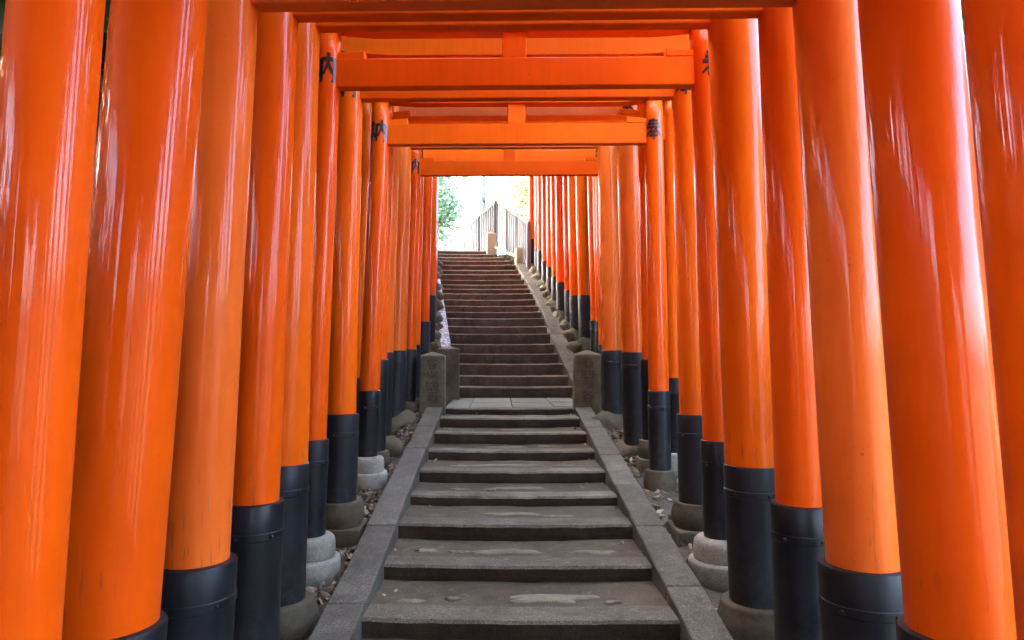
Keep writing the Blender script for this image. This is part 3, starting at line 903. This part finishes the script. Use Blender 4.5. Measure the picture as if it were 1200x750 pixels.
def stone_post(x, y, zb, w, h, label, mat, text=None, peak=0.06, rot=0.0, bev=0.018, seed=0):
    root = empty('stone_post', (x, y, zb))
    root.rotation_euler = (0, 0, rot)
    tag(root, label, 'post', 'short stone posts along the stairs')
    a = w / 2
    bm = bmesh.new()
    b0 = [bm.verts.new((sx * a * 1.02, sy * a * 1.02, -0.15)) for sx, sy in ((-1, -1), (1, -1), (1, 1), (-1, 1))]
    b1 = [bm.verts.new((sx * a, sy * a, h - peak)) for sx, sy in ((-1, -1), (1, -1), (1, 1), (-1, 1))]
    bm.faces.new(b0[::-1])
    for i in range(4):
        bm.faces.new((b0[i], b0[(i + 1) % 4], b1[(i + 1) % 4], b1[i]))
    if peak > 0.03:
        t = bm.verts.new((0, 0, h))
        for i in range(4): bm.faces.new((b1[i], b1[(i + 1) % 4], t))
    else:
        bm.faces.new(b1)
    bmesh.ops.recalc_face_normals(bm, faces=bm.faces)
    bmesh.ops.bevel(bm, geom=list(bm.edges), offset=bev, segments=3, affect='EDGES', profile=0.6)
    bmesh.ops.subdivide_edges(bm, edges=[e for e in bm.edges if e.calc_length() > 0.15], cuts=5, use_grid_fill=True)
    for v in bm.verts:
        n = noise.noise(v.co * 5 + Vector((seed, seed, 0))) * 0.007 + noise.noise(v.co * 14 + Vector((seed, 0, seed))) * 0.004
        v.co += Vector((n, n * 0.6, n * 0.4))
    bm_obj('shaft', bm, mat, root, True)
    if text:
        v, f = [], []
        n = len(text)
        top_z, bot_z = h - peak - 0.05, 0.10
        ch = (top_z - bot_z) / n
        for i, strokes in enumerate(text):
            z1 = top_z - ch * i
            for s in strokes:
                for (p, q) in zip(s, s[1:]):
                    dx, dy = q[0] - p[0], q[1] - p[1]
                    l = math.hypot(dx, dy) or 1
                    hwid = 0.036
                    ex, ey = dx / l * 0.02, dy / l * 0.02
                    nx_, ny_ = -dy / l * hwid, dx / l * hwid
                    b_ = len(v)
                    cw = w * 0.52
                    for (uu, vv) in ((p[0] + nx_ - ex, p[1] + ny_ - ey), (p[0] - nx_ - ex, p[1] - ny_ - ey), (q[0] - nx_ * .7 + ex, q[1] - ny_ * .7 + ey), (q[0] + nx_ * .7 + ex, q[1] + ny_ * .7 + ey)):
                        X = (uu - 0.5) * cw; Z = z1 - ch * 0.9 + vv * ch * 0.85
                        Yf = -a * (1 + 0.02 * (1 - Z / h)) - 0.009
                        v.append((X, Yf, Z)); 
                    f.append((b_, b_ + 1, b_ + 2, b_ + 3))
                    # thickness back into the stone
                    for k in range(4):
                        x_, y_, z_ = v[b_ + k]; v.append((x_, y_ + 0.03, z_))
                    for k in range(4):
                        k2 = (k + 1) % 4
                        f.append((b_ + k, b_ + 4 + k, b_ + 4 + k2, b_ + k2))
        mesh_obj('engraved_lettering', v, f, M['engrave'], root)
    return root
stone_post(-1.03, 11.05, E - 0.82, 0.375, 0.86, 'worn grey stone post at left front corner of landing', M['post'], KANJI_POST[::-1], 0.06, R(2), seed=1)
stone_post(-0.965, 13.35, E - 0.81, 0.40, 0.96, 'stone post on landing left, at the foot of the upper stairs', M['post'], None, 0.05, R(4), seed=4)
stone_post(1.305, 11.05, E - 0.82, 0.40, 0.885, 'mossy engraved stone post at right front corner of landing', M['postmoss'], KANJI_POST, 0.07, R(-2), seed=7)
stone_post(1.55, 13.35, E - 0.81, 0.32, 0.80, 'stone post hidden behind the mossy engraved post at landing right', M['postmoss'], None, 0.06, R(3), seed=9)
stone_post(-0.29, 20.78, E + 2.86, 0.27, 0.62, 'pale rounded stone post at the top right of the upper stairs', M['postpale'], None, 0.0, R(10), 0.045, seed=12)
stone_post(0.53, 19.50, E + 2.42, 0.28, 0.44, 'lower pale stone post below the sloping fence', M['postpale'], None, 0.0, R(8), 0.03, seed=15)
# sloping stone rail between the two upper posts
rl = bm_obj('stone_rail', hexa([(-0.20, 20.66, E + 3.02), (-0.12, 20.72, E + 3.02), (0.52, 19.68, E + 2.60), (0.44, 19.62, E + 2.60),
                               (-0.20, 20.66, E + 3.09), (-0.12, 20.72, E + 3.09), (0.52, 19.68, E + 2.67), (0.44, 19.62, E + 2.67)], 0.01), M['postpale'])
tag(rl, 'pale stone rail sloping between the two upper posts', 'rail')

# ------------------------------------------------------------------ fence beside the top of the stairs
def fence(p0, p1, zt0, zt1, hgt, pitch, label, slat_m, rail_m, post_m, posts, slat_w=0.17):
    root = empty('slat_fence', (p0[0], p0[1], E + zt0 - hgt))
    tag(root, label, 'fence')
    a = Vector((p0[0], p0[1], E + zt0)); b_ = Vector((p1[0], p1[1], E + zt1))
    dv = b_ - a
    hd = Vector((dv.x, dv.y, 0)); L = hd.length
    ang = math.atan2(hd.y, hd.x)
    n = int(L / pitch)
    w = pitch * slat_w
    me0 = None
    for k in range(n + 1):
        t = k / n
        p = a + dv * t
        if me0 is None:
            o = bm_obj('slat', hexa(box_c(-w, w, -0.026, 0.026, -hgt, -0.03), 0.006), slat_m)
            me0 = o.data
        else:
            o = bpy.data.objects.new('slat', me0); link(o)
        o.rotation_euler = (0, R(random.uniform(-0.7, 0.7)), ang)
        o.location = p - root.location + Vector((0, 0, random.uniform(-0.012, 0.012)))
        o.parent = root
    nrm = Vector((-hd.y, hd.x, 0)).normalized()
    for dz, th in ((0.0, 0.035), (-hgt * 0.78, 0.03)):
        off = nrm * (0.0 if dz == 0 else -0.035)
        hw = nrm * (0.035 if dz == 0 else 0.018)
        q = [a - hw + off, b_ - hw + off, b_ + hw + off, a + hw + off]
        z = Vector((0, 0, dz))
        bm = hexa([c + z - Vector((0, 0, th)) - root.location for c in q] + [c + z + Vector((0, 0, th)) - root.location for c in q], 0.006)
        bm_obj('rail', bm, rail_m, root)
    for t in posts:
        p = a + dv * t - root.location
        bm_obj('post', hexa(box_c(-0.045, 0.045, -0.045, 0.045, -hgt - 0.25, 0.05), 0.006), post_m, root, False, tuple(p))
    return root
fence((0.74, 18.9), (-0.105, 21.5), 3.425, 4.562, 1.2, 0.16, 'grey slat fence sloping down beside the upper stairs', M['fencewood'], M['postpale'], M['fencedark'], (0.0, 0.33, 0.66, 0.99))
fence((-0.15, 21.60), (-2.80, 31.0), 4.56, 4.44, 1.35, 0.22, 'pale slat fence running level along the path beyond the stairs', M['bamboo'], M['fencewood'], M['bamboo'], (0.0, 0.2, 0.4, 0.6, 0.8, 1.0))

# ------------------------------------------------------------------ utility pole beyond the stairs
v, f = lathe([(0.11, 0), (0.10, 2), (0.085, 5.6), (0.075, 5.62)], 16)
pl = empty('utility_pole', (-0.80, 33.0, E + 3.1)); tag(pl, 'thin pale pole standing behind the level fence', 'pole')
mesh_obj('shaft', v, f, M['pole'], pl, True)
bm_obj('cross_arm', hexa(box_c(-0.35, 0.35, -0.14, -0.09, 5.1, 5.2), 0.006), M['pole'], pl)
bm_obj('lamp_housing', hexa(box_c(-0.11, 0.11, -0.2, 0.16, 3.9, 4.12), 0.02), M['pole'], pl)

# ------------------------------------------------------------------ vegetation
def leaf_mesh(name, centers, normals_rand, size, mat, droop=0.3):
    """many small bent leaf faces (two triangles folded on the midrib, numpy built)"""
    n = len(centers)
    d1 = rng.normal(size=(n, 3)); d1[:, 2] *= 0.6
    d1 /= np.linalg.norm(d1, axis=1, keepdims=True)
    up = rng.normal(size=(n, 3)) * 0.8 + np.array([0, 0, 1.0])
    d2 = np.cross(d1, up); d2 /= np.linalg.norm(d2, axis=1, keepdims=True) + 1e-9
    nn = np.cross(d1, d2)
    s = size * rng.uniform(0.6, 1.3, size=(n, 1))
    a = centers - d1 * s
    b_ = centers + d2 * s * 0.45 + nn * s * 0.12
    c = centers + d1 * s - nn * s * droop * 0.5
    d_ = centers - d2 * s * 0.45 + nn * s * 0.12
    co = np.stack([a, b_, c, d_], axis=1).reshape(-1, 3)
    idx = np.arange(n) * 4
    tri = np.stack([idx, idx + 1, idx + 2, idx, idx + 2, idx + 3], axis=1).reshape(-1)
    me = bpy.data.meshes.new(name)
    me.vertices.add(n * 4); me.vertices.foreach_set('co', co.astype(np.float32).ravel())
    me.loops.add(n * 6); me.loops.foreach_set('vertex_index', tri.astype(np.int32))
    me.polygons.add(n * 2); me.polygons.foreach_set('loop_start', (np.arange(n * 2) * 3).astype(np.int32))
    me.polygons.foreach_set('loop_total', np.full(n * 2, 3, dtype=np.int32))
    me.materials.append(mat)
    me.update(calc_edges=True)
    return me

def crown_centers(n_clump, per, rx, ry, rz, zc, clump_r):
    out = []
    for _ in range(n_clump):
        while True:
            p = rng.uniform(-1, 1, 3)
            q = np.linalg.norm(p)
            if 0.35 < q < 1: break
        c = p * np.array([rx, ry, rz]) + np.array([0, 0, zc])
        out.append(c + rng.normal(size=(per, 3)) * clump_r * np.array([1, 1, 0.6]))
    return np.concatenate(out)

tree_data = {}
def tree_variant(key, h, rx, ry, rz, nclump, per, leaf, mat):
    pts = crown_centers(nclump, per, rx, ry, rz, h, 0.34)
    crown = leaf_mesh('crown', pts, None, leaf, M[mat])
    v, f = tube([(0, 0, -0.6), (0.03, 0, h * 0.3), (0.1, 0.05, h * 0.6), (0.05, 0.1, h + rz * 0.5)], [0.24, 0.19, 0.14, 0.04], 12)
    for k in range(9):
        a = k * 2.4
        z0 = h * (0.45 + 0.05 * k)
        v2, f2 = tube([(0.06, 0.04, z0), (rx * 0.35 * math.cos(a), ry * 0.35 * math.sin(a), z0 + rz * 0.35), (rx * 0.8 * math.cos(a), ry * 0.8 * math.sin(a), z0 + rz * 0.6)], [0.08, 0.05, 0.015], 7)
        o = len(v)
        v += v2; f += [tuple(i + o for i in q) for q in f2]
    me = bpy.data.meshes.new('trunk')
    me.from_pydata([tuple(p) for p in v], [], f)
    me.polygons.foreach_set('use_smooth', [True] * len(me.polygons))
    me.materials.append(M['bark'])
    tree_data[key] = (me, crown)
tree_variant('dense', 5.6, 2.9, 2.9, 2.4, 300, 26, 0.19, 'leaf_dark')
tree_variant('broad', 5.0, 2.6, 2.6, 2.3, 270, 26, 0.18, 'leaf_mid')
tree_variant('lime', 4.2, 2.0, 2.0, 2.2, 170, 22, 0.13, 'leaf_lime')
tree_variant('blue', 5.0, 2.2, 2.2, 2.4, 240, 24, 0.17, 'leaf_blue')
def tree(x, y, key, label, s=1.0, rot=0.0, z=None, group=None):
    zz = ground(x, y) if z is None else z
    root = empty('tree', (x, y, zz))
    root.rotation_euler = (0, 0, rot); root.scale = (s, s, s)
    tag(root, label, 'tree', group)
    tr, cr = tree_data[key]
    link(bpy.data.objects.new('trunk', tr), root)
    link(bpy.data.objects.new('crown', cr), root)
# wooded hillside on the left; big near crowns are added to shade the gates
LT = [(-4.5, 1.9, 'dense', 1.65), (-4.2, -3.4, 'dense', 1.6), (-7.0, -0.5, 'dense', 1.3), (-7.0, 2.6, 'dense', 1.3), (-7.1, 5.6, 'dense', 1.3), (-7.2, 9.4, 'dense', 1.3), (-7.3, 13.2, 'dense', 1.3), (-7.0, -4.5, 'dense', 1.3), (-3.9, -1.2, 'dense', 1.35), (-5.0, -3.2, 'dense', 1.15), (-4.9, 3.3, 'dense', 1.1), (-5.0, 7.6, 'dense', 1.1), (-5.2, 11.6, 'dense', 1.1), (-5.4, 15.4, 'dense', 1.1), (-8.8, 0.6, 'dense', 1.45), (-12.5, 4.5, 'dense', 1.8), (-12.5, -1.5, 'dense', 1.8), (-5.0, 1.0, 'dense', 1.1), (-4.6, 5.6, 'dense', 1.05), (-5.2, 9.6, 'broad', 1.1), (-5.0, 13.6, 'dense', 1.1), (-5.8, 17.4, 'dense', 1.1), (-6.8, 21.0, 'broad', 1.0),
      (-9.0, 3.4, 'broad', 1.4), (-9.4, 8.0, 'dense', 1.4), (-9.2, 12.4, 'broad', 1.45), (-9.8, 16.6, 'dense', 1.45), (-10.2, 21.0, 'dense', 1.4), (-8.5, -2.5, 'dense', 1.3), (-13.5, 10, 'dense', 1.7), (-14, 18, 'dense', 1.7), (-13.6, 26, 'broad', 1.5), (-6.6, 24.4, 'dense', 1.15), (-9.6, 25.0, 'dense', 1.3)]
for k, (x, y, key, s) in enumerate(LT):
    row = 'near' if x > -7 else ('middle' if x > -11 else 'far')
    tree(x, y, key, f'{"dark evergreen" if key == "dense" else "broadleaf"} tree in the wood left of the gates', s, k * 1.9, group='trees of the wood on the left')
# open, sparser slope on the right; trees behind the viewpoint are added for shade
RT = [(7.2, 5.2, 'dense', 0.8), (8.6, 10.2, 'broad', 0.9), (9.5, 7.6, 'broad', 0.8), (4.9, 10.6, 'dense', 0.95), (4.8, 14.2, 'dense', 1.0), (4.6, 17.6, 'dense', 1.0), (4.4, 20.8, 'broad', 0.8), (8.0, 15.6, 'dense', 1.2), (4.3, -2.6, 'dense', 1.35), (8.6, 13.6, 'lime', 0.8), (8.4, 18.8, 'broad', 0.9), (14.6, 2.0, 'broad', 0.9), (13.6, 9.8, 'dense', 0.9),  # leading ones added to break up sky reflections on the pillars
      (12.4, 20.5, 'broad', 1.1), (5.6, -6.0, 'dense', 1.1), (-1.5, -11.0, 'dense', 1.3), (2.6, -12.0, 'broad', 1.3), (-5.5, -7.0, 'dense', 1.2)]
for k, (x, y, key, s) in enumerate(RT):
    tree(x, y, key, 'tree on the falling slope right of the gates', s, k * 2.3, group='trees on the slope to the right')
# trees glimpsed through the opening at the top
tree(2.1, 33.0, 'lime', 'sunlit yellow-green tree right of the fence corner', 1.0, 0.7, E + 3.2)
tree(-5.2, 44.0, 'blue', 'pale blue-green tree beyond the left end of the fence', 1.2, 2.0, E + 3.0)
tree(-4.55, 30.5, 'blue', 'green branches hanging into the top left of the opening', 1.15, 4.0, E + 3.2)

def shrub(x, y, r, h, mat, label, group, n=60, per=20, leaf=0.07, z=None):
    zz = ground(x, y) if z is None else z
    root = empty('shrub', (x, y, zz)); tag(root, label, 'shrub', group)
    pts = crown_centers(n, per, r, r, h * 0.5, h * 0.5, 0.14)
    link(bpy.data.objects.new('foliage', leaf_mesh('foliage', pts, None, leaf, M[mat])), root)
    v, f = [], []
    for k in range(6):
        a = k * 1.05
        v2, f2 = tube([(0, 0, -0.2), (r * 0.3 * math.cos(a), r * 0.3 * math.sin(a), h * 0.4), (r * 0.7 * math.cos(a), r * 0.7 * math.sin(a), h * 0.85)], [0.022, 0.016, 0.006], 6)
        o = len(v); v += v2; f += [tuple(i + o for i in q) for q in f2]
    mesh_obj('stem', v, f, M['bark'], root, True)
LS = [(-3.3, 0.2), (-3.5, 2.2), (-3.7, 4.2), (-3.6, 6.2), (-3.8, 8.2), (-3.7, 10.2), (-3.8, 12.2), (-4.0, 14.4), (-4.2, 16.8), (-5.6, 3.2), (-5.8, 6.6), (-5.8, 10.0), (-6.2, 13.4)]
for k, (x, y) in enumerate(LS):
    big = x < -5
    shrub(x, y, 1.25 if not big else 1.7, (3.0 if not big else 5.4) + 0.3 * math.sin(k * 2.1), ('leaf_mid', 'leaf_dark')[k % 2], ('mid-green' if k % 2 == 0 else 'dark green') + ' undergrowth shrub behind the left pillars', 'shrubs behind the left pillars', 110 if not big else 230, 22, 0.12)
RS = [(3.2, 14.6), (3.0, 16.4), (2.8, 18.2), (3.3, 4.0), (3.5, 8.3), (3.5, 10.4), (3.4, 12.4), (4.0, 2.6), (4.4, 5.2), (4.6, 7.4), (4.5, 9.8), (4.6, 12.6), (4.4, 15.4), (6.4, 4.4), (6.8, 8.2), (6.8, 12.0)]
for k, (x, y) in enumerate(RS):
    big = x > 5
    shrub(x, y, 1.0 if not big else 1.5, (3.1 if x < 3.8 else 1.5 if not big else 2.4) + 0.3 * math.sin(k * 1.7), ('leaf_lime', 'leaf_mid')[k % 2], ('yellow-green' if k % 2 == 0 else 'mid-green') + ' shrub behind the right pillars', 'shrubs behind the right pillars', 90 if not big else 130, 20, 0.10)
shrub(0.28, 20.35, 0.28, 0.42, 'leaf_mid', 'small leafy plant under the stone rail', None, 22, 12, 0.035, E + 2.52)

# ------------------------------------------------------------------ fallen leaves and loose stones
def litter():
    pts = []
    for _ in range(13000):
        side = random.random() < 0.5
        y = random.uniform(2.6, 13.4) if random.random() < 0.85 else random.uniform(13.4, 20)
        c = cx(y)
        if side: x = c - random.uniform(1.22, 2.6)
        else: x = c + random.uniform(1.24, 2.6)
        # drifts
        if noise.noise(Vector((x * 1.5, y * 1.1, 3))) < -0.12 and random.random() < 0.8: continue
        pts.append((x, y, ground(x, y) + 0.012 + random.random() * 0.012))
    return np.array(pts)
pts = litter()
me = leaf_mesh('leaf_litter', pts, None, 0.043, M['litter'], 0.6)
o = bpy.data.objects.new('leaf_litter', me); link(o)
tag(o, 'dry brown leaves scattered on the soil beside the kerbs', 'leaves', kind='stuff')
pts = []
for (y, z), (y2, z2) in zip(LOW, LOW[1:]):
    for _ in range(5):
        t = random.random()
        x = random.choice((XL + 0.03 + 0.25 * random.random() ** 2, XR - 0.03 - 0.25 * random.random() ** 2, random.uniform(XL, XR)))
        pts.append((x, y + 0.3 + (y2 - y - 0.35) * t, E + z + 0.004))
me = leaf_mesh('step_leaves', np.array(pts), None, 0.028, M['litter'], 0.2)
o = bpy.data.objects.new('fallen_leaves', me); link(o)
tag(o, 'few dry leaves lying on the lower treads', 'leaves', kind='stuff')
# pebbles in the soil strip
bmp = bmesh.new()
for k in range(420):
    y = random.uniform(2.8, 19); c = cx(y); s = random.choice((-1, 1))
    x = c + s * random.uniform(1.25, 2.2)
    rr = random.uniform(0.012, 0.045)
    r_ = bmesh.ops.create_icosphere(bmp, subdivisions=1, radius=rr, matrix=Matrix.Translation((x, y, ground(x, y) + rr * 0.1)) @ Matrix.Diagonal((1.3, 1, 0.6, 1)))
o = bm_obj('gravel', bmp, M['brown'], None, True)
tag(o, 'loose pebbles in the soil beside the kerbs', 'gravel', kind='stuff')
# boulders that edge the upper flight
BL = [(-1.12, 14.2, .16, 'first'), (-1.22, 14.9, .15, 'second'), (-1.36, 15.7, .14, 'third'), (-1.45, 16.4, .14, 'fourth'), (-1.56, 17.1, .13, 'topmost')]
for k, (x, y, r_, w_) in enumerate(BL):
    o = bm_obj('boulder', rock(r_, r_ * 1.3, r_ * 1.2, 60 + k), M['mossrock'], None, True, (x - 0.12, y, ground(x - 0.35, y) + 0.05))
    tag(o, f'rounded rock beside the pebbled ramp, {w_} going up' if w_ != 'topmost' else 'rounded rock beside the pebbled ramp, highest of the row', 'rock', 'rocks beside the pebbled ramp')
BR = [(1.70, 14.0, .20), (1.58, 14.45, .18), (1.50, 14.85, .19), (1.42, 15.25, .17), (1.37, 15.6, .18), (1.31, 15.95, .16), (1.26, 16.35, .17), (1.20, 16.75, .16), (1.13, 17.15, .17), (1.06, 17.55, .16), (1.00, 17.95, .15), (0.94, 18.35, .17), (0.87, 18.7, .15), (0.80, 19.05, .16)]
for k, (x, y, r_) in enumerate(BR):
    o = bm_obj('boulder', rock(r_, r_ * 1.2, r_ * 1.1, 80 + k), M['mossrock'], None, True, (x, y, ground(x + 0.3, y) + 0.06))
    tag(o, f'lichen-grey rock along the right kerb of the upper stairs, {ORD[k]} going up', 'rock', 'rocks along the right kerb of the upper stairs')
